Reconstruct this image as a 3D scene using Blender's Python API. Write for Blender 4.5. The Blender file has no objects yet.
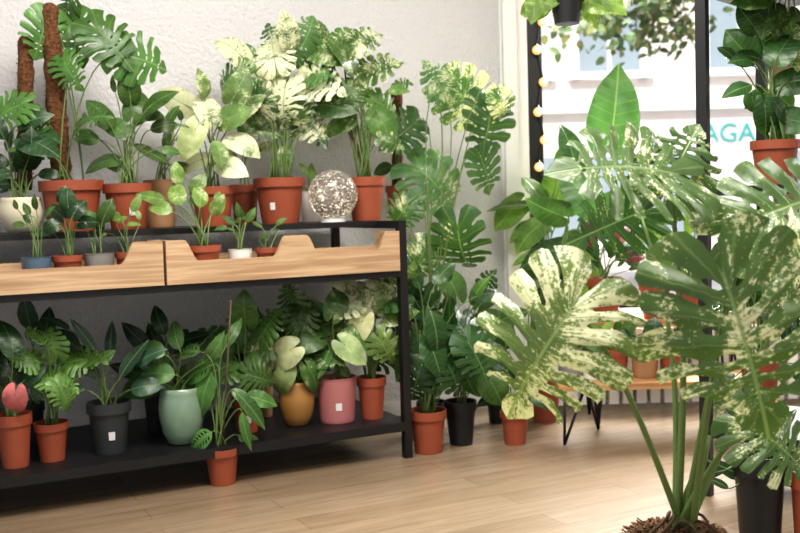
import bpy, math, random
import numpy as np
from mathutils import Vector, Matrix
from mathutils.geometry import delaunay_2d_cdt
random.seed(7); np.random.seed(7)
scene=bpy.context.scene
# ---------------------------------------------------------------- camera
CAM=Vector((0,0,1.0))
R=Matrix.Rotation(math.radians(86.5),3,'X')@Matrix.Rotation(math.radians(-1.7),3,'Z')
cd=bpy.data.cameras.new("camera"); cam=bpy.data.objects.new("camera",cd)
scene.collection.objects.link(cam); scene.camera=cam
cd.sensor_width=36; cd.lens=45
cam.matrix_world=Matrix.Translation(CAM)@R.to_4x4()
cd.dof.use_dof=True; cd.dof.focus_distance=2.8; cd.dof.aperture_fstop=4.0
def P(px,py,d):
    v=R@Vector(((px-400)/1000,(266.5-py)/1000,-1)); return CAM+v*(d/v.y)
U=Vector((.894,.447,0)).normalized(); Nn=Vector((-.447,.894,0)).normalized()
F1=Vector((0,3.9,0))
def SC(s,D,z): return F1+U*s+Nn*D+Vector((0,0,z))
def PD(px,py,D):
    v=R@Vector(((px-400)/1000,(266.5-py)/1000,-1))
    t=((F1+Nn*D-CAM).dot(Nn))/v.dot(Nn); return CAM+v*t
# ---------------------------------------------------------------- materials
def newmat(name):
    m=bpy.data.materials.new(name); m.use_nodes=True
    nt=m.node_tree; b=nt.nodes['Principled BSDF']; return m,nt,b
def simple(name,col,rough=.5,metal=0,noise=0,nscale=20,bump=0,bscale=80,emit=0,spec=.5):
    m,nt,b=newmat(name)
    b.inputs['Base Color'].default_value=(*col,1); b.inputs['Roughness'].default_value=rough
    b.inputs['Metallic'].default_value=metal; b.inputs['Specular IOR Level'].default_value=spec
    tc=nt.nodes.new('ShaderNodeTexCoord')
    if noise:
        n=nt.nodes.new('ShaderNodeTexNoise'); n.inputs['Scale'].default_value=nscale; n.inputs['Detail'].default_value=4
        nt.links.new(tc.outputs['Object'],n.inputs['Vector'])
        r=nt.nodes.new('ShaderNodeValToRGB'); r.color_ramp.elements[0].position=.3; r.color_ramp.elements[1].position=.7
        r.color_ramp.elements[0].color=(*[c*(1-noise) for c in col],1); r.color_ramp.elements[1].color=(*[min(1,c*(1+noise)) for c in col],1)
        nt.links.new(n.outputs['Fac'],r.inputs['Fac']); nt.links.new(r.outputs['Color'],b.inputs['Base Color'])
    if bump:
        n=nt.nodes.new('ShaderNodeTexNoise'); n.inputs['Scale'].default_value=bscale; n.inputs['Detail'].default_value=3
        nt.links.new(tc.outputs['Object'],n.inputs['Vector'])
        bp=nt.nodes.new('ShaderNodeBump'); bp.inputs['Strength'].default_value=bump; bp.inputs['Distance'].default_value=.01
        nt.links.new(n.outputs['Fac'],bp.inputs['Height']); nt.links.new(bp.outputs['Normal'],b.inputs['Normal'])
    if emit:
        b.inputs['Emission Color'].default_value=(*col,1); b.inputs['Emission Strength'].default_value=emit
    return m
def leafmat():
    m,nt,b=newmat("leaf"); N=nt.nodes.new; L=nt.links.new
    def mth(op,a,bb=None,clamp=False):
        n=N('ShaderNodeMath'); n.operation=op; n.use_clamp=clamp
        for i,v in enumerate((a,bb)):
            if v is None: continue
            if isinstance(v,(int,float)): n.inputs[i].default_value=v
            else: L(v,n.inputs[i])
        return n.outputs[0]
    def att(nm):
        a=N('ShaderNodeAttribute'); a.attribute_name=nm; return a
    lp=att('lp'); lq=att('lq'); lc=att('lc')
    sp=N('ShaderNodeSeparateXYZ'); L(lp.outputs['Vector'],sp.inputs[0])
    sq=N('ShaderNodeSeparateXYZ'); L(lq.outputs['Vector'],sq.inputs[0])
    r10=mth('MULTIPLY',sp.outputs[2],23)
    cv=N('ShaderNodeCombineXYZ'); L(sp.outputs[0],cv.inputs[0]); L(sp.outputs[1],cv.inputs[1]); L(r10,cv.inputs[2])
    n1=N('ShaderNodeTexNoise'); n1.inputs['Scale'].default_value=2.4; n1.inputs['Detail'].default_value=2; L(cv.outputs[0],n1.inputs['Vector'])
    n2=N('ShaderNodeTexNoise'); n2.inputs['Scale'].default_value=30; n2.inputs['Detail'].default_value=3; n2.inputs['Roughness'].default_value=.7; L(cv.outputs[0],n2.inputs['Vector'])
    cs=N('ShaderNodeCombineXYZ'); L(mth('MULTIPLY',sp.outputs[0],5),cs.inputs[0]); L(mth('MULTIPLY',sq.outputs[0],3.4),cs.inputs[1]); L(r10,cs.inputs[2])
    n3=N('ShaderNodeTexNoise'); n3.inputs['Scale'].default_value=1.5; n3.inputs['Detail'].default_value=4; n3.inputs['Roughness'].default_value=.65; L(cs.outputs[0],n3.inputs['Vector'])
    f=mth('ADD',mth('ADD',mth('MULTIPLY',n1.outputs['Fac'],.38),mth('MULTIPLY',n2.outputs['Fac'],.28)),mth('MULTIPLY',n3.outputs['Fac'],.34))
    thr=mth('SUBTRACT',.675,mth('MULTIPLY',sq.outputs[1],.19))
    mask=mth('MULTIPLY',mth('SUBTRACT',f,thr),20,True)
    mx=N('ShaderNodeMix'); mx.data_type='RGBA'; L(mth('MULTIPLY',mask,.92),mx.inputs[0]); mx.inputs[7].default_value=(.66,.67,.47,1)
    mm=N('ShaderNodeMix'); mm.data_type='RGBA'; mm.blend_type='MULTIPLY'; mm.inputs[0].default_value=.55
    rr=N('ShaderNodeValToRGB'); rr.color_ramp.elements[0].color=(.5,.55,.5,1); rr.color_ramp.elements[1].color=(1.35,1.3,1.15,1)
    rr.color_ramp.elements[0].position=.35; rr.color_ramp.elements[1].position=.65
    L(n1.outputs['Fac'],rr.inputs['Fac']); L(lc.outputs['Color'],mm.inputs[6]); L(rr.outputs['Color'],mm.inputs[7]); L(mm.outputs[2],mx.inputs[6])
    fr=mth('ABSOLUTE',mth('SUBTRACT',mth('FRACT',sq.outputs[0]),.5))
    v1=mth('SUBTRACT',1,mth('MULTIPLY',fr,16),True)
    ax=mth('ABSOLUTE',sp.outputs[0])
    v2=mth('SUBTRACT',1.4,mth('MULTIPLY',ax,75),True)
    vm=mth('MAXIMUM',mth('MULTIPLY',v1,.42),mth('MULTIPLY',v2,.85))
    mv=N('ShaderNodeMix'); mv.data_type='RGBA'; L(vm,mv.inputs[0]); L(mx.outputs[2],mv.inputs[6])
    vc=N('ShaderNodeMix'); vc.data_type='RGBA'; vc.inputs[0].default_value=.35; L(lc.outputs['Color'],vc.inputs[6]); vc.inputs[7].default_value=(.42,.55,.24,1)
    L(vc.outputs[2],mv.inputs[7])
    L(mv.outputs[2],b.inputs['Base Color']); b.inputs['Roughness'].default_value=.34; b.inputs['Specular IOR Level'].default_value=.42
    bp=N('ShaderNodeBump'); bp.inputs['Strength'].default_value=.35; bp.inputs['Distance'].default_value=.004
    L(mth('SUBTRACT',0,vm),bp.inputs['Height']); L(bp.outputs['Normal'],b.inputs['Normal'])
    tr=N('ShaderNodeBsdfTranslucent'); 
    tm=N('ShaderNodeMix'); tm.data_type='RGBA'; tm.blend_type='MULTIPLY'; tm.inputs[0].default_value=1; L(mv.outputs[2],tm.inputs[6]); tm.inputs[7].default_value=(1.5,1.5,.7,1)
    L(tm.outputs[2],tr.inputs['Color'])
    ms=N('ShaderNodeMixShader'); ms.inputs[0].default_value=.18
    L(b.outputs[0],ms.inputs[1]); L(tr.outputs[0],ms.inputs[2]); L(ms.outputs[0],nt.nodes['Material Output'].inputs['Surface'])
    return m
MT={}
MT['leaf']=leafmat()
MT['stem']=simple("stem",(.13,.20,.06),.5)
MT['bark']=simple("bark",(.07,.04,.02),.9,noise=.5,nscale=60)
MT['terra']=simple("terracotta_plastic",(.30,.075,.035),.5,noise=.1,nscale=8)
MT['black']=simple("black_plastic",(.012,.013,.014),.45)
MT['gray']=simple("gray_ceramic",(.22,.21,.20),.6,noise=.15)
MT['dgray']=simple("dark_gray_plastic",(.03,.035,.037),.5)
MT['blue']=simple("blue_ceramic",(.09,.14,.2),.4)
MT['cream']=simple("cream_ceramic",(.62,.57,.42),.35)
MT['white']=simple("white_ceramic",(.75,.74,.7),.35)
MT['tan']=simple("tan_ceramic",(.36,.2,.1),.5,noise=.1)
MT['gold']=simple("ochre_ceramic",(.33,.17,.05),.35)
MT['pink']=simple("pink_ceramic",(.42,.16,.16),.4)
MT['mint']=simple("mint_ceramic",(.2,.29,.21),.25,noise=.1)
MT['soil']=simple("soil",(.05,.028,.015),.95,noise=.6,nscale=120,bump=1,bscale=150)
MT['moss']=simple("coir",(.13,.055,.02),.95,noise=.6,nscale=90,bump=1,bscale=120)
MT['chips']=simple("coir_chips",(.16,.085,.042),.95,noise=.5,nscale=90)
MT['label']=simple("paper_label",(.7,.7,.68),.6)
MT['metal']=simple("black_steel",(.008,.008,.009),.45,metal=.0)
MT['stick']=simple("bamboo_stick",(.09,.07,.03),.7)
def woodmat(name,c1,c2,rot=0,sc=(1.5,14,14),rough=.55):
    m,nt,b=newmat(name); N=nt.nodes.new; L=nt.links.new
    tc=N('ShaderNodeTexCoord'); mp=N('ShaderNodeMapping'); mp.vector_type='TEXTURE'
    mp.inputs['Rotation'].default_value=(0,0,rot); L(tc.outputs['Object'],mp.inputs[0])
    mp2=N('ShaderNodeMapping'); mp2.inputs['Scale'].default_value=sc; L(mp.outputs[0],mp2.inputs[0])
    n=N('ShaderNodeTexNoise'); n.inputs['Scale'].default_value=3; n.inputs['Detail'].default_value=6; n.inputs['Distortion'].default_value=.6
    L(mp2.outputs[0],n.inputs['Vector'])
    r=N('ShaderNodeValToRGB'); r.color_ramp.elements[0].position=.35; r.color_ramp.elements[1].position=.65
    r.color_ramp.elements[0].color=(*c1,1); r.color_ramp.elements[1].color=(*c2,1)
    L(n.outputs['Fac'],r.inputs['Fac']); L(r.outputs['Color'],b.inputs['Base Color']); b.inputs['Roughness'].default_value=rough
    return m
ANG=math.atan2(.447,.894)
MT['wood']=woodmat("crate_wood",(.36,.225,.125),(.55,.39,.24),ANG,(1,16,22))
MT['benchwood']=woodmat("bench_wood",(.4,.2,.08),(.6,.36,.16),0)
def floormat():
    m,nt,b=newmat("laminate"); N=nt.nodes.new; L=nt.links.new
    tc=N('ShaderNodeTexCoord'); mp=N('ShaderNodeMapping'); mp.vector_type='TEXTURE'; mp.inputs['Rotation'].default_value=(0,0,ANG)
    L(tc.outputs['Object'],mp.inputs[0])
    br=N('ShaderNodeTexBrick'); br.inputs['Scale'].default_value=1; br.inputs['Brick Width'].default_value=1.1; br.inputs['Row Height'].default_value=.125
    br.inputs['Mortar Size'].default_value=.0012; br.offset=.37
    br.inputs['Color1'].default_value=(.235,.172,.112,1); br.inputs['Color2'].default_value=(.275,.207,.14,1); br.inputs['Mortar'].default_value=(.14,.1,.065,1)
    L(mp.outputs[0],br.inputs['Vector'])
    m2=N('ShaderNodeMapping'); m2.inputs['Scale'].default_value=(1.2,11,1); L(mp.outputs[0],m2.inputs[0])
    n=N('ShaderNodeTexNoise'); n.inputs['Scale'].default_value=2.5; n.inputs['Detail'].default_value=7; n.inputs['Distortion'].default_value=.8; L(m2.outputs[0],n.inputs['Vector'])
    r=N('ShaderNodeValToRGB'); r.color_ramp.elements[0].position=.3; r.color_ramp.elements[1].position=.7
    r.color_ramp.elements[0].color=(.83,.81,.79,1); r.color_ramp.elements[1].color=(1.1,1.1,1.1,1); L(n.outputs['Fac'],r.inputs['Fac'])
    mx=N('ShaderNodeMix'); mx.data_type='RGBA'; mx.blend_type='MULTIPLY'; mx.inputs[0].default_value=1
    L(br.outputs['Color'],mx.inputs[6]); L(r.outputs['Color'],mx.inputs[7]); L(mx.outputs[2],b.inputs['Base Color'])
    b.inputs['Roughness'].default_value=.27
    return m
MT['floor']=floormat()
def wallmat(name,col):
    m,nt,b=newmat(name); N=nt.nodes.new; L=nt.links.new
    tc=N('ShaderNodeTexCoord')
    n=N('ShaderNodeTexNoise'); n.inputs['Scale'].default_value=60; n.inputs['Detail'].default_value=4; n.inputs['Roughness'].default_value=.6; L(tc.outputs['Object'],n.inputs['Vector'])
    bp=N('ShaderNodeBump'); bp.inputs['Strength'].default_value=.8; bp.inputs['Distance'].default_value=.014
    L(n.outputs['Fac'],bp.inputs['Height']); L(bp.outputs['Normal'],b.inputs['Normal'])
    b.inputs['Base Color'].default_value=(*col,1); b.inputs['Roughness'].default_value=.85
    return m
MT['wall']=wallmat("rough_plaster",(.67,.66,.67))
MT['trim']=simple("white_paint",(.8,.79,.77),.5)
# ---------------------------------------------------------------- mesh builder
class MB:
    def __init__(s): s.v=[];s.n=0;s.f=[];s.m=[];s.sm=[];s.lp=[];s.lq=[];s.lc=[];s.mats=[]
    def mi(s,k):
        if k not in s.mats: s.mats.append(k)
        return s.mats.index(k)
    def add(s,V,F,mat,smooth=True,lp=None,lq=None,col=(1,1,1)):
        V=np.asarray(V,dtype=float).reshape(-1,3); k=len(V); i=s.mi(mat)
        s.v.append(V); s.f+= [tuple(a+s.n for a in f) for f in F]; s.m+=[i]*len(F); s.sm+=[smooth]*len(F)
        s.lp.append(np.zeros((k,3)) if lp is None else lp); s.lq.append(np.zeros((k,3)) if lq is None else lq)
        s.lc.append(np.tile(np.array([*col,1.]),(k,1))); s.n+=k
    def obj(s,name):
        me=bpy.data.meshes.new(name); V=np.vstack(s.v)
        o0=V.mean(axis=0); o0=np.array([o0[0],o0[1],V[:,2].min()])
        world=s.n and getattr(s,'keep',False)
        if world: o0=np.zeros(3)
        me.from_pydata([tuple(x) for x in (V-o0)],[],s.f)
        for k in s.mats: me.materials.append(MT[k])
        me.polygons.foreach_set('material_index',s.m); me.polygons.foreach_set('use_smooth',s.sm)
        if 'leaf' in s.mats:
            for nm,arr in (('lp',s.lp),('lq',s.lq)):
                a=me.attributes.new(nm,'FLOAT_VECTOR','POINT'); a.data.foreach_set('vector',np.vstack(arr).ravel())
            a=me.attributes.new('lc','FLOAT_COLOR','POINT'); a.data.foreach_set('color',np.vstack(s.lc).ravel())
        me.update()
        o=bpy.data.objects.new(name,me); o.location=o0; scene.collection.objects.link(o); return o
    def hexa(s,c,mat):
        fs=[(3,2,1,0),(4,5,6,7),(0,1,5,4),(1,2,6,5),(2,3,7,6),(3,0,4,7)]
        V=[];F=[]
        for f in fs:
            b=len(V); V+=[tuple(c[i]) for i in f]; F.append((b,b+1,b+2,b+3))
        s.add(V,F,mat,False)
    def box(s,x0,x1,y0,y1,z0,z1,mat,fn=None):
        fn=fn or (lambda a,b,c:Vector((a,b,c)))
        s.hexa([fn(x0,y0,z0),fn(x1,y0,z0),fn(x1,y1,z0),fn(x0,y1,z0),fn(x0,y0,z1),fn(x1,y0,z1),fn(x1,y1,z1),fn(x0,y1,z1)],mat)
    def prism(s,outl,y0,y1,mat,fn):
        n=len(outl); A=[tuple(fn(a,y0,b)) for a,b in outl]; B=[tuple(fn(a,y1,b)) for a,b in outl]
        s.add(A,[tuple(range(n))],mat,False); s.add(B,[tuple(reversed(range(n)))],mat,False)
        for i in range(n):
            j=(i+1)%n; s.add([A[i],B[i],B[j],A[j]],[(0,1,2,3)],mat,False)
    def lathe(s,prof,c,mat,seg=28,sharp=True):
        ang=np.linspace(0,2*math.pi,seg,endpoint=False); ca,sa=np.cos(ang),np.sin(ang)
        def ring(r,z): return np.stack([c[0]+r*ca,c[1]+r*sa,np.full(seg,c[2]+z)],1)
        if sharp:
            for (r0,z0),(r1,z1) in zip(prof[:-1],prof[1:]):
                V=np.vstack([ring(r0,z0),ring(r1,z1)]); F=[(i,(i+1)%seg,seg+(i+1)%seg,seg+i) for i in range(seg)]
                s.add(V,F,mat)
        else:
            V=np.vstack([ring(r,z) for r,z in prof]); F=[]
            for k in range(len(prof)-1):
                F+=[(k*seg+i,k*seg+(i+1)%seg,(k+1)*seg+(i+1)%seg,(k+1)*seg+i) for i in range(seg)]
            s.add(V,F,mat)
    def tube(s,pts,rad,mat,sides=6,col=(1,1,1),jit=0):
        pts=[Vector(p) for p in pts]; n=len(pts); V=[]
        if isinstance(rad,(int,float)): rad=[rad]*n
        ref=Vector((.3,.9,.2))
        for i,p in enumerate(pts):
            t=(pts[min(i+1,n-1)]-pts[max(i-1,0)]).normalized()
            a=t.cross(ref); 
            if a.length<.1: a=t.cross(Vector((1,0,0)))
            a.normalize(); b=t.cross(a)
            for k in range(sides):
                an=2*math.pi*k/sides; r=rad[i]*(1+random.uniform(-jit,jit)); V.append(p+a*math.cos(an)*r+b*math.sin(an)*r)
        F=[]
        for i in range(n-1):
            for k in range(sides):
                F.append((i*sides+k,i*sides+(k+1)%sides,(i+1)*sides+(k+1)%sides,(i+1)*sides+k))
        F.append(tuple(range(sides-1,-1,-1))); F.append(tuple((n-1)*sides+k for k in range(sides)))
        s.add([tuple(v) for v in V],F,mat,True,col=col)
    def sphere(s,c,r,mat,seg=14):
        pr=[(max(1e-4,r*math.sin(math.pi*i/8)),-r*math.cos(math.pi*i/8)) for i in range(9)]
        s.lathe(pr,c,mat,seg,False)
def bez(a,b,c,d,n=9):
    out=[]
    for i in range(n):
        t=i/(n-1); out.append(a*(1-t)**3+b*3*t*(1-t)**2+c*3*t*t*(1-t)+d*t**3)
    return out
# ---------------------------------------------------------------- leaf templates
def pip(poly,x,y):
    c=False; n=len(poly); j=n-1
    for i in range(n):
        xi,yi=poly[i]; xj,yj=poly[j]
        if (yi>y)!=(yj>y) and x<(xj-xi)*(y-yi)/(yj-yi)+xi: c=not c
        j=i
    return c
def template(outl,holes,step,vcf):
    pts=[Vector(p) for p in outl]; n=len(pts); E=[(i,(i+1)%n) for i in range(n)]
    for h in holes:
        b=len(pts); pts+=[Vector(p) for p in h]; E+=[(b+i,b+(i+1)%len(h)) for i in range(len(h))]
    bd=np.array([tuple(p) for p in pts])
    xs=bd[:,0]; ys=bd[:,1]
    y=ys.min()
    k=0
    while y<ys.max():
        x=-math.floor((-xs.min())/step)*step + (step/2 if k%2 else 0)
        while x<xs.max():
            if pip(outl,x,y) and not any(pip(h,x,y) for h in holes) and np.min(np.hypot(bd[:,0]-x,bd[:,1]-y))>step*.4:
                pts.append(Vector((x,y)))
            x+=step
        y+=step*.87; k+=1
    v,e,f,_,_,_=delaunay_2d_cdt(pts,E,[],0,1e-5)
    F=[]
    for t in f:
        cx=sum(v[i][0] for i in t)/3; cy=sum(v[i][1] for i in t)/3
        if pip(outl,cx,cy) and not any(pip(h,cx,cy) for h in holes): F.append(tuple(t))
    V=np.array([(a[0],a[1]) for a in v]); vc=np.array([vcf(a,b) for a,b in V])
    return dict(xy=V,f=F,vc=vc)
TH=[0,7,20,40,60,80,100,125,150,165,175,180]
RM=[1.06,.96,.87,.78,.71,.66,.61,.56,.52,.44,.25,.06]
def monstera(depth=.3,gap=2.4,sx=1,nsl=7,holes=True,step=.075,seed=0,base=.55,vary=.3,hp=.8,hs=1):
    rnd=random.Random(seed)
    allsl=[15,29,45,62,82,104,128]; sl0=allsl if nsl==7 else [18,38,60,85,112][:nsl]
    my=lambda th:max(.03,.82*(1-th/132))
    def B(th,sd,k=1):
        r=np.interp(th,TH,RM)*k; return (sd*r*math.sin(math.radians(th))*sx, r*math.cos(math.radians(th)))
    sides=[];H=[]
    for sd in (1,-1):
        sl=[a+rnd.uniform(-3,3) for a in sl0]; out=[]; prev=0
        for j,a in enumerate(sl):
            g=gap*rnd.uniform(.4,1.6)*(1 if j<5 else .8); dp=depth*rnd.uniform(1-vary*.6,1+vary*1.6)
            if j>=len(sl)-1: dp=max(dp,base)
            th=np.linspace(prev,a-g,5); kk=rnd.uniform(.93,1.05)
            for q,tt in enumerate(th):
                k=kk
                if q==4: k=.95*kk
                if q==0 and j>0: k=.93*kk
                out.append(B(tt,sd,k))
            m=(0,my(a)); bb=B(a,sd); p=(m[0]+(bb[0]-m[0])*dp, m[1]+(bb[1]-m[1])*dp)
            o1=B(a-g,sd,.95); o2=B(a+g,sd,.94)
            dx,dy=bb[0]-m[0],bb[1]-m[1]; L=math.hypot(dx,dy); nx,ny=-dy/L*sd,dx/L*sd
            w=.018
            cur=.03
            out.append(((p[0]*.5+o1[0]*.5)-nx*cur*.3,(p[1]*.5+o1[1]*.5)-ny*cur+.0))
            out.append((p[0]+nx*w+dx*.04,p[1]+ny*w+dy*.04)); out.append(p); out.append((p[0]-nx*w+dx*.04,p[1]-ny*w+dy*.04))
            out.append(((p[0]*.5+o2[0]*.5)-nx*cur*.3,(p[1]*.5+o2[1]*.5)-ny*cur))
            prev=a+g
            if holes and rnd.random()<hp and dp>.2:
                q=dp*.48; hc=(m[0]+dx*q,m[1]+dy*q); hl=min(.035*hs,dp*L*.36);hw=.013*hs
                H.append([(hc[0]+dx/L*hl*math.cos(z)+nx*hw*math.sin(z),hc[1]+dy/L*hl*math.cos(z)+ny*hw*math.sin(z)) for z in np.linspace(0,2*math.pi,9)[:-1]])
        for tt in np.linspace(prev,179,7): out.append(B(tt,sd))
        sides.append(out)
    outl=sides[0]+[(0,-.02)]+sides[1][::-1][:-1]
    grid=np.linspace(1,178,90); M=np.array([my(a) for a in grid]); BB=np.array([B(a,1) for a in grid])
    xi=[0]+sl0+[180]; yi=list(range(len(xi)))
    def vcf(x,y):
        x=abs(x); d=np.stack([BB[:,0],BB[:,1]-M],1); w=np.stack([np.full(90,x),y-M],1)
        cr=np.abs(d[:,0]*w[:,1]-d[:,1]*w[:,0])/np.hypot(d[:,0],d[:,1]); cr[(d*w).sum(1)<0]+=1
        return float(np.interp(grid[int(cr.argmin())],xi,yi))
    return template(outl,H,step,vcf)
def heart(sx=.8,step=.12,back=1):
    ths=list(np.linspace(0,178,16))
    def B(th,sd):
        r=np.interp(th,TH,RM); 
        if th>95: r*=1-(1-back)*(th-95)/85
        return (sd*r*math.sin(math.radians(th))*sx,r*math.cos(math.radians(th)))
    out=[B(t,1) for t in ths]+[(0,-.02)]+[B(t,-1) for t in ths[::-1][:-1]]
    return template(out,[],step,lambda x,y:(y-.35*abs(x)+1)*6)
def ovate(w=.26,step=.1,holes=False,pk=.4):
    ts=np.linspace(0,1,14)
    def W(t): return w*(math.sin(math.pi*min(1,t**(math.log(.5)/math.log(pk))))**.8)
    R_=[(W(t),t) for t in ts]; 
    out=R_[1:-1]+[(0,1.02)]+[(-a,b) for a,b in R_[1:-1][::-1]]+[(0,0)]
    H=[]
    if holes:
        for sd in (1,-1):
            for y in np.linspace(.18,.75,6):
                cx=sd*W(y)*.5; 
                H.append([(cx+W(y)*.28*math.cos(z),y+.03*math.sin(z)+.3*W(y)*.28*math.cos(z)*sd*1) for z in np.linspace(0,2*math.pi,7)[:-1]])
    return template(out,H,step,lambda x,y:(y-.6*abs(x)+1)*9)
TP={}
TP['mon']=[monstera(.26,4.2,.88,7,True,.1,0),monstera(.3,4.4,.85,5,True,.1,1,hs=1.5),monstera(.24,4.6,.9,5,True,.1,2,hs=1.4)]
TP['monbig']=[monstera(.38,3.6,.98,7,True,.05,10,.45,.35,1,2.1),monstera(.30,3.4,1,7,True,.05,11,hp=1,hs=1.5),monstera(.28,3.4,.95,7,True,.05,13,hp=1,hs=1.5)]
TP['monw']=[monstera(.28,5,.9,5,True,.1,20,hs=1.4),monstera(.24,4.8,.88,5,True,.1,21,hs=1.4),monstera(.32,4.2,.9,7,True,.1,22,hs=1.3)]
TP['deep']=[monstera(.22,4.6,.95,7,False,.05,31,.3,.25),monstera(.2,3.4,.85,7,True,.06,32)]
TP['heart']=[heart(.7),heart(.8),heart(.62)]
TP['ear']=[heart(.62,.07,.9)]
TP['ov']=[ovate(.24),ovate(.3),ovate(.22)]
TP['long']=[ovate(.14,.08),ovate(.17,.08)]
TP['adan']=[ovate(.3,.09,True),ovate(.34,.09,True)]
TP['tiny']=[ovate(.3,.4)]
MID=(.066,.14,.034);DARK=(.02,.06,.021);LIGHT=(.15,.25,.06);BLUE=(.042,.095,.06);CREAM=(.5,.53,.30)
UP=Vector((0,0,1))
def leaf(mb,kind,pos,T,N,L,col=MID,var=0,droop=.7,cup=.12,side=.35,idx=None,wave=1,rs=None):
    tp=TP[kind][random.randrange(len(TP[kind])) if idx is None else idx]
    T=T.normalized(); N=(N-T*N.dot(T)).normalized(); S=T.cross(N)
    x=tp['xy'][:,0]; y=tp['xy'][:,1]; k=max(.05,droop)
    y2=np.sin(k*y)/k; z=-(1-np.cos(k*y))/k
    r1=random.random()
    if rs is not None: r1=rs
    z=z+cup*np.abs(x)-side*x*x+.016*np.cos(2*math.pi*tp['vc'])*np.minimum(1,np.abs(x)*4)*-1
    z=z+wave*.08*np.sin(5*y+r1*20+4*x)*np.abs(x)
    W=np.array(pos)[None,:]+L*(x[:,None]*np.array(S)+y2[:,None]*np.array(T)+z[:,None]*np.array(N))
    j=random.uniform(.65,1.35) if idx is None else 1
    lp=np.stack([x,y,np.full(len(x),r1)],1); lq=np.stack([tp['vc'],np.full(len(x),var),np.abs(x)],1)
    mb.add(W,tp['f'],'leaf',True,lp,lq,tuple(c*j for c in col))
RIGHT=Vector((1,0,0))
def clampwall(p):
    D=(p-F1).dot(Nn)
    if D>.6:
        v=p-CAM; p=CAM+v*(1-(D-.6)/v.dot(Nn)*1.0)
    return p
def img_leaf(mb,kind,p,L,ang,col,var,fw=None,up=.55,droop=.7,flat=1,**k):
    a=math.radians(ang); fw=random.uniform(-.6,.3)*flat if fw is None else fw
    T=RIGHT*math.cos(a)+UP*math.sin(a)+Vector((0,1,0))*fw
    N=Vector((-p.x*.2+random.uniform(-.8,.8)*flat,-1,up+random.uniform(-.5,.7)*flat))
    leaf(mb,kind,p,T,N,L,col,var,droop*random.uniform(.5,1.5),**k); return T.normalized()
def petiole(mb,b,e,T,r=.003,mat='stem'):
    d=(e-b).length; h=max(e.z-b.z,.06)
    c1=b+Vector(((e.x-b.x)*.12,(e.y-b.y)*.12,h*.55)); c2=e-T*d*.2+Vector((0,0,.05*d))
    mb.tube(bez(b,c1,c2,e,9),[r*(1.3-.5*i/8) for i in range(9)],mat,5)
def pot(mb,c,r,h,mat,style='nursery',label=None,soil=True):
    c=Vector(c)
    if style=='nursery':
        pr=[(.0001,0),(.70*r,0),(.72*r,.012),(.90*r,h*.8),(.99*r,h*.8),(r,h),(.95*r,h),(.93*r,h*.86)]
        mb.lathe(pr,c,mat); top=h*.88; rs=.94*r
    elif style=='cyl':
        pr=[(.0001,0),(.84*r,0),(.87*r,.01),(.97*r,h*.95),(r,h),(.92*r,h),(.9*r,h*.85)]
        mb.lathe(pr,c,mat,32); top=h*.87; rs=.91*r
    else:
        pr=[(.0001,0),(.5*r,0),(.62*r,.02*h),(.84*r,.2*h),(.97*r,.45*h),(1.0*r,.62*h),(.95*r,.8*h),(.9*r,.9*h),(.93*r,1*h),(.86*r,1*h),(.84*r,.88*h)]
        mb.lathe(pr,c,mat,32,False); top=h*.89; rs=.85*r
    if soil: mb.lathe([(rs,0),(rs*.5,.006),(.0001,.01)],c+Vector((0,0,top)),'soil',20,False)
    if label is not None:
        a0=math.atan2(-c.y,-c.x)+label; w=.013/r; z0,z1=h*.3,h*.3+.03
        V=[];F=[]
        for i in range(5):
            a=a0-w+2*w*i/4
            for z in (z0,z1):
                rr=(r*(.715+.19*(z/(h*.8))) if style=='nursery' else r*(.87+.1*z/h) if style=='cyl' else r)+.0018
                V.append((c.x+rr*math.cos(a),c.y+rr*math.sin(a),c.z+z))
        for i in range(4): F.append((2*i,2*i+2,2*i+3,2*i+1))
        mb.add(V,F,'label')
    return c+Vector((0,0,top))
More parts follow.
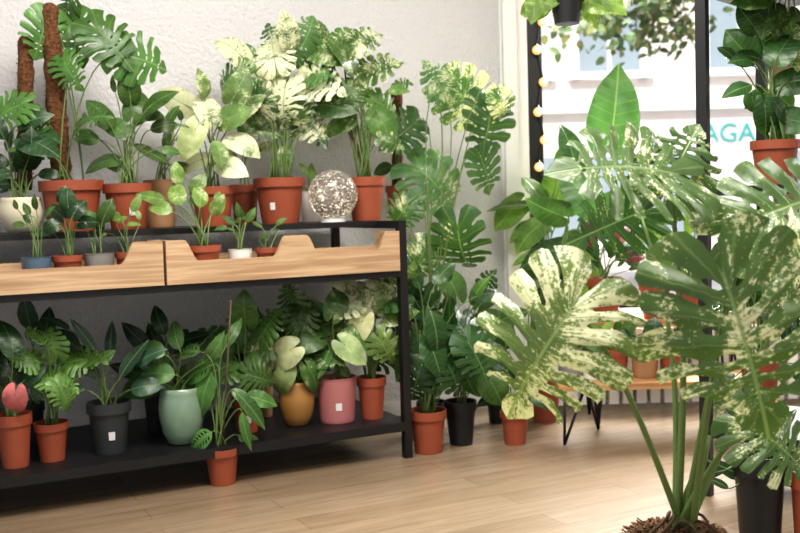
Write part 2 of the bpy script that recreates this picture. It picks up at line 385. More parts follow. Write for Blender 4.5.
def plant(name,x,w,yt,yb,potmat,kind,leaves,surf,D=None,depth=None,col=MID,var=0,style='nursery',label=None,
          dup=.55,droop=.8,jd=.08,pole=None,extra=None,up=.55,stemr=.0026,avoid=True,ls=.92,lback=0):
    ym=(yt+yb)/2
    q=PD(x,ym,D) if D is not None else P(x,ym,depth)
    d=q.y; r=w*d/2000; h=(yb-yt)*d/1000
    mb=MB(); base=Vector((q.x,q.y,surf)); top=pot(mb,base,r,h,potmat,style,label)
    if pole:
        for (x0,y0,x1,y1,pw) in pole:
            a=P(x0,y0,d+.03); b=P(x1,y1,d+.03); pr=pw*d/2000
            if avoid: a=clampwall(a); b=clampwall(b)
            a.z=min(a.z,top.z+.0)
            n=26; mb.tube([a.lerp(b,i/n) for i in range(n+1)],pr,'moss',12,jit=.16)
            mb.sphere(b,pr*.98,'moss')
            for _ in range(160):
                t=random.random(); p=a.lerp(b,t); an=random.uniform(0,6.28); o=Vector((math.cos(an),math.sin(an),random.uniform(-.6,.6)))
                mb.tube([p+o*pr*.9,p+o*pr*1.25+Vector((0,0,random.uniform(-.01,.01)))],.0009,'moss',3)
    LL=[]
    for lf in leaves:
        LL.append((*lf[:4],lf[4] if len(lf)>4 else None,0))
    for lf in leaves:
        if random.random()<dup:
            LL.append((lf[0]+random.uniform(-16,16),lf[1]+random.uniform(-10,14),lf[2]*random.uniform(.5,.8),lf[3]+random.uniform(-50,50),None,.06))
    for (lx,ly,ll,an,cc,off) in LL:
        dd=d+random.uniform(-jd,jd)+off+lback
        if cc: dd=d-jd
        p=P(lx,ly,dd)
        if avoid: p=clampwall(p)
        L=ls*ll*p.y/1000
        T=img_leaf(mb,kind if not isinstance(kind,list) else (kind[0] if cc else random.choice(kind)),p,L,an,cc or col,var*random.uniform(.5,1.4),droop=droop,up=up,flat=.25 if cc else 1,fw=(-abs(random.uniform(.05,.5)) if avoid and (p-F1).dot(Nn)>.4 else None))
        b=top+Vector((random.uniform(-.35,.35)*r,random.uniform(-.35,.35)*r,-.005))
        petiole(mb,b,p,T,stemr)
    if extra: extra(mb,top,d)
    return mb.obj(name)
# ---------------------------------------------------------------- room
def boxobj(name,*a,mat='trim',fn=None):
    mb=MB(); mb.keep=True; mb.box(*a,mat,fn); return mb.obj(name)
boxobj("floor",-6,5.2,-3,5.6,-.1,0,mat='floor')
mb=MB(); mb.keep=True; mb.box(-4.5,1.0,.75,.95,0,2.8,'wall',SC); mb.obj("wall_left")
mb=MB(); mb.keep=True
mb.box(.56,4.6,5.02,5.2,0,.42,'trim'); mb.box(.56,4.6,5.02,5.2,2.5,2.8,'trim'); mb.box(.50,.66,5.0,5.2,0,2.8,'trim'); mb.box(4.3,4.6,5.02,5.2,.42,2.5,'trim')
mb.obj("wall_window")
boxobj("trim_1",.535,.60,4.93,5.0,0,2.8)
boxobj("trim_2",.66,4.4,4.93,5.12,.42,.45)
boxobj("wall_right",4.6,4.8,-3,5.2,0,2.8,mat='wall')
boxobj("ceiling",-6,5.2,-3,5.3,2.8,2.9)
boxobj("baseboard_left",-4.5,.99,.735,.75,0,.07,fn=SC)
mb=MB(); mb.keep=True
fx=[(.66,.735),(2.35,2.41),(4.24,4.3)]
for a,b in fx: mb.box(a,b,5.03,5.1,.45,2.5,'metal')
mb.box(.66,4.3,5.03,5.1,.45,.5,'metal'); mb.box(.66,4.3,5.03,5.1,2.44,2.5,'metal')
m,nt,b=newmat("window_glass"); tr=nt.nodes.new('ShaderNodeBsdfTransparent'); gl=nt.nodes.new('ShaderNodeBsdfGlossy'); gl.inputs['Roughness'].default_value=.02
ms=nt.nodes.new('ShaderNodeMixShader'); ms.inputs[0].default_value=.03
nt.links.new(tr.outputs[0],ms.inputs[1]); nt.links.new(gl.outputs[0],ms.inputs[2]); nt.links.new(ms.outputs[0],nt.nodes['Material Output'].inputs['Surface']); MT['glass']=m
mb.add([(.73,5.06,.5),(4.25,5.06,.5),(4.25,5.06,2.45),(.73,5.06,2.45)],[(0,1,2,3)],'glass',False)
mb.obj("window_1")
# radiator
MT['radw']=simple("radiator_enamel",(.88,.87,.84),.35)
mb=MB(); mb.box(.72,3.6,4.80,4.83,.03,.37,'radw')
x=.72
while x<3.6:
    mb.box(x,x+.046,4.74,4.80,.02,.38,'radw'); x+=.066
mb.box(.72,3.63,4.76,4.83,.38,.395,'radw'); mb.box(.9,.93,4.80,4.83,0,.03,'radw'); mb.box(3.3,3.33,4.80,4.83,0,.03,'radw')
mb.obj("radiator")
# ---------------------------------------------------------------- shelf unit
ZT,ZM,ZB=.94,.745,.145
mb=MB()
L0=-2.15
for s in (L0,0):
    mb.box(s,s+.032,0,.032,0,ZT,'metal',SC); mb.box(s,s+.032,.66,.692,0,ZT,'metal',SC)
    mb.box(s,s+.032,.032,.66,ZT-.03,ZT,'metal',SC); mb.box(s,s+.032,.032,.66,ZB-.03,ZB,'metal',SC); mb.box(s,s+.032,.032,.66,ZM-.03,ZM,'metal',SC)
mb.box(L0+.032,0,.2,.69,ZT-.022,ZT,'metal',SC)
mb.box(L0+.032,0,.0,.69,ZM-.025,ZM,'metal',SC)
mb.box(L0+.032,0,.0,.69,ZB-.035,ZB,'metal',SC)
mb.obj("metal_shelving_unit")
def crate(name,s0,s1,scoops,hh=.155):
    mb=MB(); z0=ZM+.001; zt=z0+hh; zl=z0+.08
    o=[(s0,z0),(s1,z0),(s1,zt)]
    for (a,b) in scoops[::-1]:
        w=.05
        for i in range(11):
            t=i/10; o.append((b-w*t,zt-(zt-zl)*(3*t*t-2*t**3)))
        for i in range(11):
            t=1-i/10; o.append((a+w*t,zt-(zt-zl)*(3*t*t-2*t**3)))
    o.append((s0,zt))
    mb.prism(o,-.012,.008,'wood',SC)
    mb.prism([(s0,z0),(s1,z0),(s1,zt-.06),(s0,zt-.06)],.17,.185,'wood',SC)
    mb.box(s0,s0+.016,.008,.17,z0,zt,'wood',SC); mb.box(s1-.016,s1,.008,.17,z0,zt,'wood',SC); mb.box(s0+.016,s1-.016,.008,.17,z0,z0+.012,'wood',SC)
    mb.obj(name)
crate("wooden_crate",-1.82,-.925,[(-1.76,-1.02)])
crate("wooden_crate",-.915,-.005,[(-.85,-.47),(-.39,-.05)])
# ---------------------------------------------------------------- plants on top tier
zt=ZT+.001
plant("potted_philodendron",21,43,193,228,'cream',['heart','ov'],[(20,185,30,170),(10,165,36,150),(28,160,36,60),(5,140,40,100),(18,125,40,20),(38,175,28,10),(30,140,36,-20),(0,175,25,200)],zt,D=.4,col=DARK,style='round')
plant("potted_monstera",72,63,178,228,'terra',['mon','monw'],[(72,22,46,-75),(98,30,50,-45),(46,22,40,-105),(20,105,40,-160),(124,55,50,-12),(64,62,34,-60),(40,150,30,170),(84,120,32,20),(66,12,34,60),(30,120,32,-60)],zt,D=.38,col=(.07,.17,.04),var=.35,pole=[(62,180,50,12,19),(24,190,26,42,15)],dup=.1,ls=1)
plant("potted_syngonium",128,48,183,228,'terra',['heart','ov'],[(120,130,30,140),(135,112,32,70),(150,130,34,20),(110,160,30,190),(142,150,34,-20),(125,165,28,-70),(152,105,32,40),(105,118,28,120),(160,150,26,0),(130,95,28,90),(100,140,28,170)],zt,D=.35,col=MID,label=.2)
plant("potted_syngonium",160,32,178,225,'tan','ov',[(165,150,30,80),(175,140,30,30),(155,155,26,150),(172,165,26,-10),(168,125,26,70)],zt,D=.52,col=MID,var=.8,style='cyl')
plant("potted_variegated_pothos",213,45,186,225,'terra',['heart','ov'],[(185,105,34,150),(205,98,34,80),(225,120,34,20),(195,130,38,-120,(.4,.47,.22)),(215,140,36,-60),(235,140,34,-20),(180,125,32,190),(210,115,34,110),(242,112,32,50),(200,160,30,200),(235,95,34,60),(225,165,30,-20)],zt,D=.35,col=(.13,.22,.07),var=1.15,ls=.9,dup=.3)
plant("potted_syngonium",245,30,186,225,'terra','ov',[(245,140,34,90),(255,150,30,20),(238,160,28,160),(250,115,34,70)],zt,D=.55,col=LIGHT,var=.7)
plant("potted_variegated_monstera",280,52,180,225,'terra',['monw','heart','ov','monw'],[(258,62,44,150),(242,78,42,190),(275,62,42,100),(300,52,44,60),(285,88,46,-100),(262,100,44,-150),(310,80,44,-20),(270,128,38,180),(300,118,40,-40),(285,145,34,-90),(325,105,36,-10),(250,120,36,160),(290,42,36,90),(240,55,36,130),(270,80,40,-80),(295,100,38,-80)],zt,D=.38,col=(.07,.155,.05),var=.95,label=-.35,dup=.35,ls=.9)
plant("potted_peperomia",312,24,195,225,'white','ov',[(312,180,20,90),(300,185,20,150),(322,182,20,30),(308,175,18,110)],zt,D=.5,col=LIGHT,style='cyl',label=.1)
def stems(mb,top,d):
    for (a,b) in ((332,60),(345,55),(352,70),(340,90)):
        e=P(a,b,d); mb.tube(bez(top,top+Vector((0,0,.15)),e-Vector((.02,0,.15)),e,8),.004,'bark',6)
plant("potted_monstera",366,40,180,223,'terra',['ov','heart','monw'],[(350,62,40,120),(332,55,40,160),(365,72,42,20),(375,100,38,-30),(350,92,36,-120),(345,122,32,200),(380,118,34,-60),(335,80,38,180),(362,140,30,-90),(388,92,26,20),(322,42,32,100),(340,38,34,10),(318,75,34,-100),(385,140,26,-20),(355,45,34,30),(310,45,30,150)],zt,D=.33,col=(.08,.17,.04),var=.7,extra=stems,ls=.88,dup=.4)
plant("potted_climbing_philodendron",397,22,190,223,'terra','ov',[(385,105,28,160),(405,110,26,-30),(400,140,24,-40),(392,165,24,200)],zt-0.001,D=.5,col=MID,pole=[(397,222,397,88,11)],dup=.0)
# glitter globe
q=PD(333,205,.3); r=25*q.y/1000
m,nt,b=newmat("crackle_glass"); tc=nt.nodes.new('ShaderNodeTexCoord'); vo=nt.nodes.new('ShaderNodeTexVoronoi'); vo.inputs['Scale'].default_value=190; nt.links.new(tc.outputs['Object'],vo.inputs['Vector'])
rp=nt.nodes.new('ShaderNodeValToRGB'); rp.color_ramp.elements[0].color=(.22,.17,.13,1); rp.color_ramp.elements[1].color=(.75,.71,.66,1); rp.color_ramp.elements[0].position=.2; rp.color_ramp.elements[1].position=.6
nt.links.new(vo.outputs['Color'],rp.inputs['Fac']); nt.links.new(rp.outputs['Color'],b.inputs['Base Color']); b.inputs['Roughness'].default_value=.08
b.inputs['Transmission Weight'].default_value=.75
e2=nt.nodes.new('ShaderNodeValToRGB'); e2.color_ramp.elements[0].position=.74; e2.color_ramp.elements[1].position=.8; e2.color_ramp.elements[0].color=(0,0,0,1); e2.color_ramp.elements[1].color=(1,.85,.62,1)
nt.links.new(vo.outputs['Color'],e2.inputs['Fac']); nt.links.new(e2.outputs['Color'],b.inputs['Emission Color']); b.inputs['Emission Strength'].default_value=.7
bp=nt.nodes.new('ShaderNodeBump'); bp.inputs['Strength'].default_value=.6; bp.inputs['Distance'].default_value=.004; nt.links.new(vo.outputs['Color'],bp.inputs['Height']); nt.links.new(bp.outputs['Normal'],b.inputs['Normal']); MT['glitter']=m
mb=MB(); pr=[(max(1e-4,r*math.sin(math.pi*i/20)),-r*math.cos(math.pi*i/20)) for i in range(21)]
mb.lathe(pr,(q.x,q.y,ZT+.008+r),'glitter',36,False); mb.lathe([(.001,0),(r*.5,0),(r*.5,.012),(r*.34,.022)],(q.x,q.y,ZT),'trim',24)
mb.obj("glitter_globe_lamp")
# crate row
zc=ZM+.0145
cr=[(36,30,242,268,'blue','ov',[(30,215,20,120),(45,218,20,60),(36,210,20,90),(25,225,18,170)],'cyl'),
(67,30,242,268,'terra','heart',[(60,215,22,140),(75,212,24,60),(68,205,22,90),(82,222,20,0),(55,225,18,190)],'nursery'),
(99,30,240,266,'gray','heart',[(92,220,20,130),(105,215,22,60),(99,225,18,90)],'cyl'),
(127,24,238,264,'terra','ov',[(120,220,20,140),(132,212,24,60),(127,225,18,20)],'nursery')]
for i,(x,w,a,b,pm,k,lv,st) in enumerate(cr):
    plant("potted_seedling",x,w,a-4,b,pm,k,lv,zc,D=.09,col=[MID,DARK,MID,LIGHT][i],style=st,label=.15 if i>0 else None,jd=.03,stemr=.0018,ls=.85)
plant("potted_variegated_philodendron",202,38,228,260,'terra','ov',[(182,205,38,115),(172,212,34,150),(200,208,34,80),(192,195,32,60),(165,200,34,165),(212,215,30,50),(180,185,30,100)],zc,D=.09,col=LIGHT,var=.6,dup=.3,jd=.03,ls=.85)
plant("potted_seedling",240,24,234,260,'white','ov',[(235,225,18,130),(246,222,20,50),(240,218,18,90),(228,228,16,170)],zc,D=.09,col=MID,style='cyl',jd=.03)
plant("potted_seedling",269,28,234,260,'terra','ov',[(262,228,16,130),(276,226,16,50)],zc,D=.09,col=MID,label=.1,jd=.03)
# ---------------------------------------------------------------- bottom tier
zb=ZB+.001
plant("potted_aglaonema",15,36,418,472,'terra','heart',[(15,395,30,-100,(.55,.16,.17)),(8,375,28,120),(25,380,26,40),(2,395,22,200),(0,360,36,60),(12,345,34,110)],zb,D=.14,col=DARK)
plant("potted_monstera_adansonii",52,34,425,464,'terra',['adan','monw'],[(50,378,36,-20),(45,368,36,150),(60,388,32,-60),(38,385,30,-140),(70,362,36,15),(55,352,30,100),(34,362,28,150),(85,357,28,0),(45,345,30,120)],zb,D=.16,col=(.13,.26,.06),dup=.3)
plant("potted_philodendron",110,44,408,460,'dgray',['ov','long'],[(100,380,50,125),(120,378,52,60),(95,350,44,115),(130,390,40,20),(85,390,42,160),(80,350,44,140),(110,360,46,90),(135,365,42,40),(70,330,40,140)],zb,D=.16,col=BLUE,label=.1,dup=.2)
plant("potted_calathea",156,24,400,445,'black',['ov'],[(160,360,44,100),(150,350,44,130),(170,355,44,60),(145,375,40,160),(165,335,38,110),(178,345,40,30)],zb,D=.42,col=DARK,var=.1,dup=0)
plant("potted_philodendron",182,46,392,449,'mint',['ov','heart'],[(175,375,42,165),(192,378,44,15),(165,355,42,150),(180,350,40,110),(205,362,42,40),(150,382,36,190),(185,388,36,-20),(160,385,30,200)],zb,D=.16,col=(.08,.17,.055),var=.1,style='round',dup=.3)
plant("potted_philodendron",247,30,402,437,'terra',['heart','mon'],[(225,348,38,140),(240,335,38,60),(255,350,36,20),(232,370,34,180),(262,335,36,60),(245,320,34,90),(250,375,34,-20)],zb,D=.2,col=MID,label=.1,dup=.1)
plant("potted_pothos",258,32,376,415,'tan','heart',[(262,345,34,-90,(.3,.38,.15)),(250,330,34,120),(272,330,34,50),(245,352,30,190)],zb,D=.45,col=MID,var=.5,style='cyl',dup=0)
plant("potted_pothos",297,36,385,430,'gold',['heart','monw'],[(290,350,34,-150,CREAM),(305,345,40,-40),(300,325,38,80),(285,375,32,-120,(.26,.34,.14)),(275,350,32,180),(315,330,36,30),(295,310,34,110),(310,370,32,-60),(320,355,30,-10),(262,352,32,-80,CREAM)],zb,D=.2,col=(.06,.13,.03),var=.5,style='round',dup=.3)
plant("potted_pothos",337,41,382,427,'pink',['heart','ov'],[(330,350,34,-120),(345,345,32,-40,(.32,.42,.2)),(325,325,34,120),(352,340,32,20),(335,310,34,70),(315,340,30,190),(345,365,26,-90)],zb,D=.18,col=(.07,.16,.04),var=.6,style='cyl',label=.1,dup=.2)
plant("potted_variegated_monstera",372,30,379,421,'terra',['heart','monw'],[(355,300,36,-160),(375,292,38,-30),(362,322,34,-120,CREAM),(390,315,34,20),(380,340,34,-60),(402,288,32,50),(345,338,32,190),(372,305,34,110),(395,340,30,-20),(350,285,32,150),(385,280,32,80)],zb,D=.15,col=LIGHT,var=1.1)
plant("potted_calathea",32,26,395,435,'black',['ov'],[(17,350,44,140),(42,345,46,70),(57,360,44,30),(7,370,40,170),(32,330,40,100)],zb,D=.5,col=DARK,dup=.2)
def stk(x,y0,y1):
    def f(mb,top,d):
        e=P(x,y1,d); mb.tube([top-Vector((0,0,.02)),e],.0035,'stick',6)
    return f
plant("potted_philodendron",223,36,462,499,'terra',['adan','long','ov'],[(212,365,48,-160),(212,372,55,-115),(236,392,55,-45),(205,402,50,-130),(242,412,44,-80),(225,348,44,60),(212,432,36,-150),(238,435,36,-30),(200,352,40,170),(245,395,40,-10),(228,440,34,-90)],.001,depth=3.62,col=(.07,.17,.04),extra=stk(231,470,300),dup=.2,jd=.05,avoid=False)
# ---------------------------------------------------------------- floor plants right of the shelf
def climb(mb,top,d):
    for (a,b) in ((440,100),(425,165)):
        e=clampwall(P(a,b,d)); mb.tube(bez(top,top+Vector((0,0,.4)),e-Vector((-.03,0,.35)),e,12),[.006-.0003*i for i in range(12)],'stem',7)
plant("potted_climbing_monstera",432,30,418,452,'dgray','monw',[(455,92,58,-40),(442,90,34,115),(490,108,52,-92),(420,170,58,-40),(412,125,40,-140),(458,230,58,-85),(482,160,38,-70),(408,205,34,-130),(500,98,28,-70),(425,250,36,-120)],.001,depth=4.3,col=(.065,.15,.05),var=.75,dup=0,extra=climb,stemr=.0026,up=.3,ls=1)
plant("potted_philodendron",428,39,415,458,'terra',['ov','mon'],[(430,310,58,-70),(410,330,60,-100),(455,320,56,-45),(440,350,52,-90),(400,345,46,-140),(398,300,40,170),(470,300,42,30),(420,290,44,100),(470,345,46,-60),(465,370,42,-80),(420,370,42,-110),(448,365,42,-60),(435,285,44,60),(425,335,54,-60),(450,300,50,-100),(415,300,50,-60)],.001,depth=4.0,col=(.03,.085,.025),dup=1)
plant("potted_philodendron",461,33,408,452,'black',['ov','heart'],[(480,330,40,30),(470,305,40,70),(485,355,38,-20),(455,290,38,110),(490,380,34,-60),(465,330,38,150),(500,320,34,20)],.001,depth=4.12,col=MID)
plant("potted_calathea",515,30,415,448,'terra',['ov'],[(515,385,36,110),(505,370,36,140),(528,378,36,50),(500,395,30,190),(530,398,30,-10)],.001,depth=4.1,col=DARK)
plant("potted_calathea",497,22,405,440,'black',['ov'],[(495,365,36,110),(505,350,36,80),(485,375,32,160)],.001,depth=4.5,col=DARK)
# ---------------------------------------------------------------- plant stand by window
def hairpin(mb,x,y,z,dx,dy):
    for a in (-.04,.04):
        mb.tube([(x+a,y,z),(x+dx,y+dy,.004)],.006,'metal',6)
mb=MB(); 
mb.box(.63,1.5,4.02,4.30,.225,.25,'benchwood'); mb.box(.80,1.6,4.36,4.62,.435,.46,'benchwood')
for x in (.70,1.42): hairpin(mb,x,4.06,.226,-.05 if x<1 else .05,-.03); hairpin(mb,x+.12*(1 if x<1 else -1),4.27,.226,.02,.02)
for x in (.86,1.5): hairpin(mb,x,4.4,.436,0,0); hairpin(mb,x,4.58,.436,0,.02)
mb.box(.84,.88,4.29,4.37,.23,.25,'metal'); mb.box(1.44,1.48,4.29,4.37,.23,.25,'metal')
mb.obj("plant_stand")
plant("potted_stromanthe",605,36,282,325,'terra',['ov','long'],[(600,262,30,120),(615,260,32,40),(595,248,34,110,(.16,.03,.05)),(618,245,32,70,(.18,.03,.05)),(605,240,34,90),(588,262,30,160),(625,258,28,10,(.16,.04,.05))],.461,depth=4.45,col=DARK,avoid=False)
for (x,w,a,b,pm,st) in ((570,26,352,384,'gray','cyl'),(594,26,358,384,'white','cyl'),(617,25,354,384,'terra','nursery'),(645,28,356,384,'tan','cyl'),(672,26,358,384,'terra','nursery')):
    plant("potted_houseplant",x,w,a,b,pm,['ov','heart'],[(x-12,a-18,22,140),(x+8,a-20,24,70),(x+14,a-12,22,20),(x-14,a-10,20,180)],.251,depth=4.16,col=random.choice([MID,LIGHT,DARK]),style=st,avoid=False,jd=.05)
for (x,cc) in ((655,MID),(690,LIGHT)):
    plant("potted_houseplant",x,32,288,323,'terra',['ov','heart'],[(x-15,265,34,140),(x+5,255,36,70),(x+18,268,34,20),(x-18,245,34,160),(x,235,34,95),(x+10,225,34,50)],.461,depth=4.48,col=cc,avoid=False)
plant("potted_elephant_ear",545,34,375,420,'terra','ear',[(612,132,72,82,(.055,.14,.05)),(585,200,48,120),(560,215,44,160),(600,215,46,30),(575,165,46,100),(555,250,44,200)],.001,depth=4.5,col=(.05,.12,.045),dup=0,avoid=False,stemr=.005,up=.1,droop=.4)
plant("potted_philodendron",532,28,385,420,'black',['ov','heart','long'],[(530,205,48,175),(540,225,42,-150),(555,190,42,70),(545,250,42,190),(560,240,42,20),(550,275,40,150),(575,255,40,40),(540,200,38,110),(585,230,38,60),(575,280,38,10),(560,170,34,80),(620,215,38,40),(640,235,38,10)],.001,depth=4.66,col=(.09,.17,.045),dup=.8,avoid=False,stemr=.0035)
# ---------------------------------------------------------------- big variegated monstera (foreground)
mb=MB(); bp_=P(678,531,2.3); bz=bp_.z
base=Vector((bp_.x,bp_.y,.001)); top=pot(mb,base,.108,bz-.01,'black','nursery')
core=top+Vector((0,0,.035))
TC=(.075,.14,.045)
def big(px,py,d,L,ang,fw,N,var,idx,kind='monbig',droop=.5,mid=None,r=.0045,col=TC,side=.3,cup=.1,wave=1,rs=None):
    p=P(px,py,d); a=math.radians(ang); T=(RIGHT*math.cos(a)+UP*math.sin(a)+Vector((0,fw,0))).normalized()
    leaf(mb,kind,p,T,Vector(N),L*d/1000,col,var,droop,cup,side,idx,wave,rs)
    b=core+Vector((random.uniform(-.03,.03),random.uniform(-.03,.03),-.03))
    if mid: m1=P(*mid); pts=bez(b,b.lerp(m1,.6)+Vector((0,0,.03)),m1,p,16)
    else: pts=bez(b,b+Vector((0,0,.25)),p-T*.12-Vector((0,0,.05)),p,16)
    mb.tube(pts,[r*(1.9-1.1*i/15) for i in range(16)],'stem',8)
big(572,308,2.12,138,-130,-.2,(-.35,-1,.25),.98,0,'deep',1.0,(605,335,2.12),col=(.13,.2,.06),wave=2,rs=.41,side=.6)
big(668,172,2.25,118,168,-.3,(.1,-.75,.8),.72,1,'monbig',.5,(690,330,2.25),rs=.2)
big(640,212,2.45,78,200,-.1,(.3,-1,.3),.6,1,'deep',.6,(680,330,2.35),col=(.05,.12,.035))
big(728,288,1.95,158,-75,-.2,(-.1,-1,.5),.84,0,'monbig',.4,(712,380,2.0),wave=1.5,rs=.63,col=(.085,.155,.045))
big(748,222,2.2,118,25,-.25,(-.1,-1,.8),.76,2,'monbig',.5,(722,330,2.2),rs=.35)
big(668,185,2.35,72,65,0,(-.4,-1,.3),.75,0,'monbig',.5,(690,330,2.3))
big(752,425,2.1,80,-35,-.2,(.1,-.9,.6),.75,1,'monbig',.6,(735,430,2.15))
big(795,262,2.3,86,5,0,(-.2,-1,.3),.7,1,'monbig',.5,(770,350,2.3))
for _ in range(7):
    b=core+Vector((random.uniform(-.05,.05),random.uniform(-.05,.05),0)); mb.tube(bez(b,b+Vector((0,0,.06)),b+Vector((.03,-.05,.06)),b+Vector((random.uniform(-.09,.09),-.07,.0)),8),.004,'bark',6)
mb.tube(bez(core-Vector((0,0,.04)),core+Vector((.0,0,.06)),core+Vector((.05,0,.1)),core+Vector((.08,.02,.22)),8),[.018,.018,.017,.016,.015,.013,.010,.008],'stem',10)
mb.lathe([(.114,-.045),(.112,-.02),(.09,-.005),(.05,.006),(.0001,.012)],core,'soil',28,False)
for _ in range(1800):
    a=random.uniform(0,6.28); rr=.122*math.sqrt(random.random()); p=core+Vector((rr*math.cos(a),rr*math.sin(a),-.030+.042*math.sqrt(max(0,1-rr/.122)))); 
    mb.tube([p,p+Vector((random.uniform(-.02,.02),random.uniform(-.02,.02),random.uniform(0,.012)))],.0022,random.choice(['moss','bark','chips','chips']),4)
mb.obj("potted_variegated_monstera")
# ---------------------------------------------------------------- right rack
ra=Vector((.75,-.66,0)).normalized(); rb=Vector((.66,.75,0)).normalized(); r0=P(698,300,3.3); r0.z=0
RS=lambda a,b,c:r0+ra*a+rb*b+Vector((0,0,c))
mb=MB()
for a in (0,.75):
    for b in (0,.5): mb.box(a,a+.035,b,b+.03,0,1.7,'metal',RS)
for z in (.2,1.0,1.66): mb.box(.0,.78,.035,.5,z,z+.03,'metal',RS) ; mb.box(.035,.75,0,.035,z,z+.03,'metal',RS)
mb.obj("metal_plant_rack")
plant("potted_philodendron",775,48,152,196,'terra',['ov','heart'],[(762,60,42,150),(780,52,42,60),(752,85,36,190),(770,100,42,-30),(790,82,42,10),(765,108,34,-80),(745,52,34,130),(788,120,38,-10),(765,35,34,90)],1.031,depth=3.35,col=(.03,.085,.025),dup=1,avoid=False)
plant("potted_pothos",790,44,-40,0,'black','heart',[(770,10,34,-120),(790,20,34,-80),(800,40,34,-100),(778,30,30,-60),(760,0,30,170)],1.691,depth=3.35,col=MID,var=.8,avoid=False)
plant("potted_calathea",760,54,488,590,'black',['ov','long'],[(740,475,44,150),(770,460,44,70),(792,470,44,20),(755,445,42,110),(725,470,38,190),(780,435,42,60),(745,420,40,130)],.001,depth=2.75,col=DARK,dup=1,avoid=False)
plant("potted_houseplant",812,44,500,590,'terra',['ov'],[(800,470,46,130),(815,460,46,70),(790,455,44,150)],.001,depth=2.7,col=MID,dup=1,avoid=False)
plant("potted_philodendron",760,40,355,410,'terra',['ov','mon'],[(735,330,44,150),(755,300,44,90),(780,320,44,30),(770,260,44,70),(740,270,44,120),(735,380,40,190),(790,370,40,-20)],.231,depth=3.5,col=DARK,dup=1,avoid=False)
# hanging pot
mb=MB(); q=P(567,24,4.0); t=pot(mb,q,.07,.11,'black','nursery')
for a in (0,2.1,4.2): mb.tube([q+Vector((.066*math.cos(a),.066*math.sin(a),.105)),q+Vector((0,0,.4)),Vector((q.x,q.y,2.8))],.002,'metal',4)
for (x,y,l,an) in ((550,0,26,-160),(540,6,24,200),(588,2,26,-20),(598,-4,26,10),(560,-5,26,100),(575,-8,26,60),(548,-8,26,150),(590,8,22,-60),(535,2,22,-100),(610,0,22,-40)):
    p=P(x,y,4.0+random.uniform(-.05,.05)); T=img_leaf(mb,'heart',p,l*.004,an,LIGHT,.7); petiole(mb,t,p,T,.0018)
mb.obj("hanging_potted_plant")
# string lights
MT['bulb']=simple("warm_bulb",(1,.5,.18),.3,emit=.75)
MT['bulbcore']=simple("bulb_filament",(1,.85,.55),.3,emit=3)
mb=MB(); pts=[]
for i,y in enumerate((-60,-35,-8,22,50,82,112,140,167,195,222,250,280)):
    p=P(539+(3 if i%2 else -3)+y*.018,y,4.99); pts.append(p); mb.sphere(p,.023,'bulb'); mb.sphere(p+Vector((0,-.016,0)),.011,'bulbcore'); mb.tube([p,p+Vector((0,.02,.03))],.01,'metal',8)
mb.tube([Vector((pts[0].x,5.015,2.46))]+[p+Vector((0,.024,.026)) for p in pts]+[Vector((pts[-1].x,5.01,.47))],.004,'metal',6); mb.obj("string_lights")
# ---------------------------------------------------------------- outside
MT['facade']=simple("facade_plaster",(.74,.66,.62),.8,noise=.04,nscale=2)
MT['fwin']=simple("facade_glass",(.3,.36,.4),.2)
MT['street']=simple("asphalt",(.35,.35,.35),.9,noise=.2)
mb=MB(); mb.keep=True; mb.box(-8,16,14,15,-.3,10,'facade')
for z in (2.55,5.6): mb.box(-8,16,13.85,14,z-.35,z-.22,'trim')
for x in (-3,-.9,1.2,2.55,4.35,6.2,8.2,10.2):
    for z in (2.75,5.9):
        mb.box(x,x+.85,13.97,14.0,z,z+1.7,'fwin'); 
        mb.box(x-.1,x,13.92,14,z-.1,z+1.8,'trim'); mb.box(x+.85,x+.95,13.92,14,z-.1,z+1.8,'trim'); mb.box(x-.1,x+.95,13.9,14,z+1.7,z+1.8,'trim'); mb.box(x-.15,x+1,13.85,14,z-.1,z,'trim'); mb.box(x+.4,x+.45,13.94,13.97,z,z+1.7,'trim'); mb.box(x,x+.85,13.94,13.97,z+1.1,z+1.15,'trim')
for x in (-2,1.6,5.4): mb.box(x,x+2.6,13.97,14,.3,1.6,'fwin')
mb.obj("building_facade")
boxobj("street_ground",-10,18,5.6,14,-.3,-.02,mat='street')
MT['teal']=simple("teal_letters",(.02,.36,.34),.5)
tcv=bpy.data.curves.new("sign_letters","FONT"); tcv.body="AGADA"; tcv.size=.36; tcv.extrude=.012; tcv.materials.append(MT['teal'])
to=bpy.data.objects.new("shop_sign_lettering",tcv); scene.collection.objects.link(to); p=P(702,142,13.98); to.location=(p.x,13.985,min(p.z,1.9)); to.rotation_euler=(math.radians(90),0,0)
mb=MB(); tb=P(790,300,9.0); tb.z=-.02; fork=Vector((tb.x-.1,9,3.0)); mb.tube([tb,fork,fork+Vector((-.2,0,1.5))],[.12,.09,.05],'bark',10)
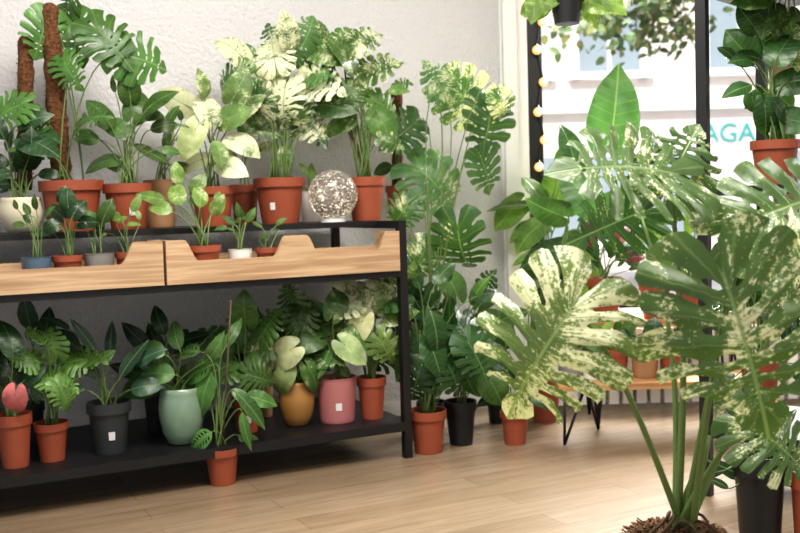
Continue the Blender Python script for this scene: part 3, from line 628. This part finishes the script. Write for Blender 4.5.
for _ in range(16):
    e=P(random.uniform(548,680),random.uniform(-35,36),random.uniform(8,9.5)); br=bez(fork,fork+Vector((-.4,0,.8)),e+Vector((.4,0,.5)),e,8); mb.tube(br,[.025-.0028*i for i in range(8)],'bark',5)
    for _ in range(80):
        c=br[random.choice([5,6,7,7,7])]+Vector((random.gauss(0,.16),random.gauss(0,.2),random.gauss(0,.1)))
        leaf(mb,'tiny',c,Vector((random.gauss(0,1),random.gauss(0,1),random.gauss(-.3,.6))),Vector((random.gauss(0,.5),-1,.6)),random.uniform(.07,.12),random.choice([(.06,.11,.04),(.10,.15,.06),(.16,.16,.06)]))
mb.obj("street_tree")
# ---------------------------------------------------------------- lighting
w=bpy.data.worlds.new("world"); scene.world=w; w.use_nodes=True; bg=w.node_tree.nodes['Background']; bg.inputs[0].default_value=(.93,.96,1,1); bg.inputs[1].default_value=.95
def area(name,loc,target,sx,sy,pw,col):
    l=bpy.data.lights.new(name,'AREA'); l.shape='RECTANGLE'; l.size=sx; l.size_y=sy; l.energy=pw; l.color=col
    o=bpy.data.objects.new(name,l); scene.collection.objects.link(o); o.location=loc; o.rotation_euler=(Vector(target)-Vector(loc)).to_track_quat('-Z','Y').to_euler()
area("added_overhead_light",(-.2,2.4,2.74),(-.2,2.7,0),1.6,.7,84,(1,.955,.895))  # area lamp added above the view as the main indoor light
area("added_overhead_light.001",(1.6,1.8,2.74),(1.6,2.4,0),.9,.9,38,(1,.955,.9))  # second unseen overhead lamp, added for more indoor light
area("added_sky_fill",(2.6,7.6,3.9),(.8,3.6,.6),4.5,1.8,1600,(1,.985,.96))  # area lamp added outside above the window, out of view, standing in for sky
sl=bpy.data.lights.new("sun",'SUN'); sl.energy=3.2; sl.angle=.05; sl.color=(1,.97,.93); so=bpy.data.objects.new("sun",sl); scene.collection.objects.link(so)
so.rotation_euler=Vector((.25,.75,-.62)).to_track_quat('-Z','Y').to_euler()
scene.view_settings.view_transform='Standard'
try: scene.view_settings.look='Medium High Contrast'
except Exception as ex: print(ex)
scene.view_settings.exposure=.12
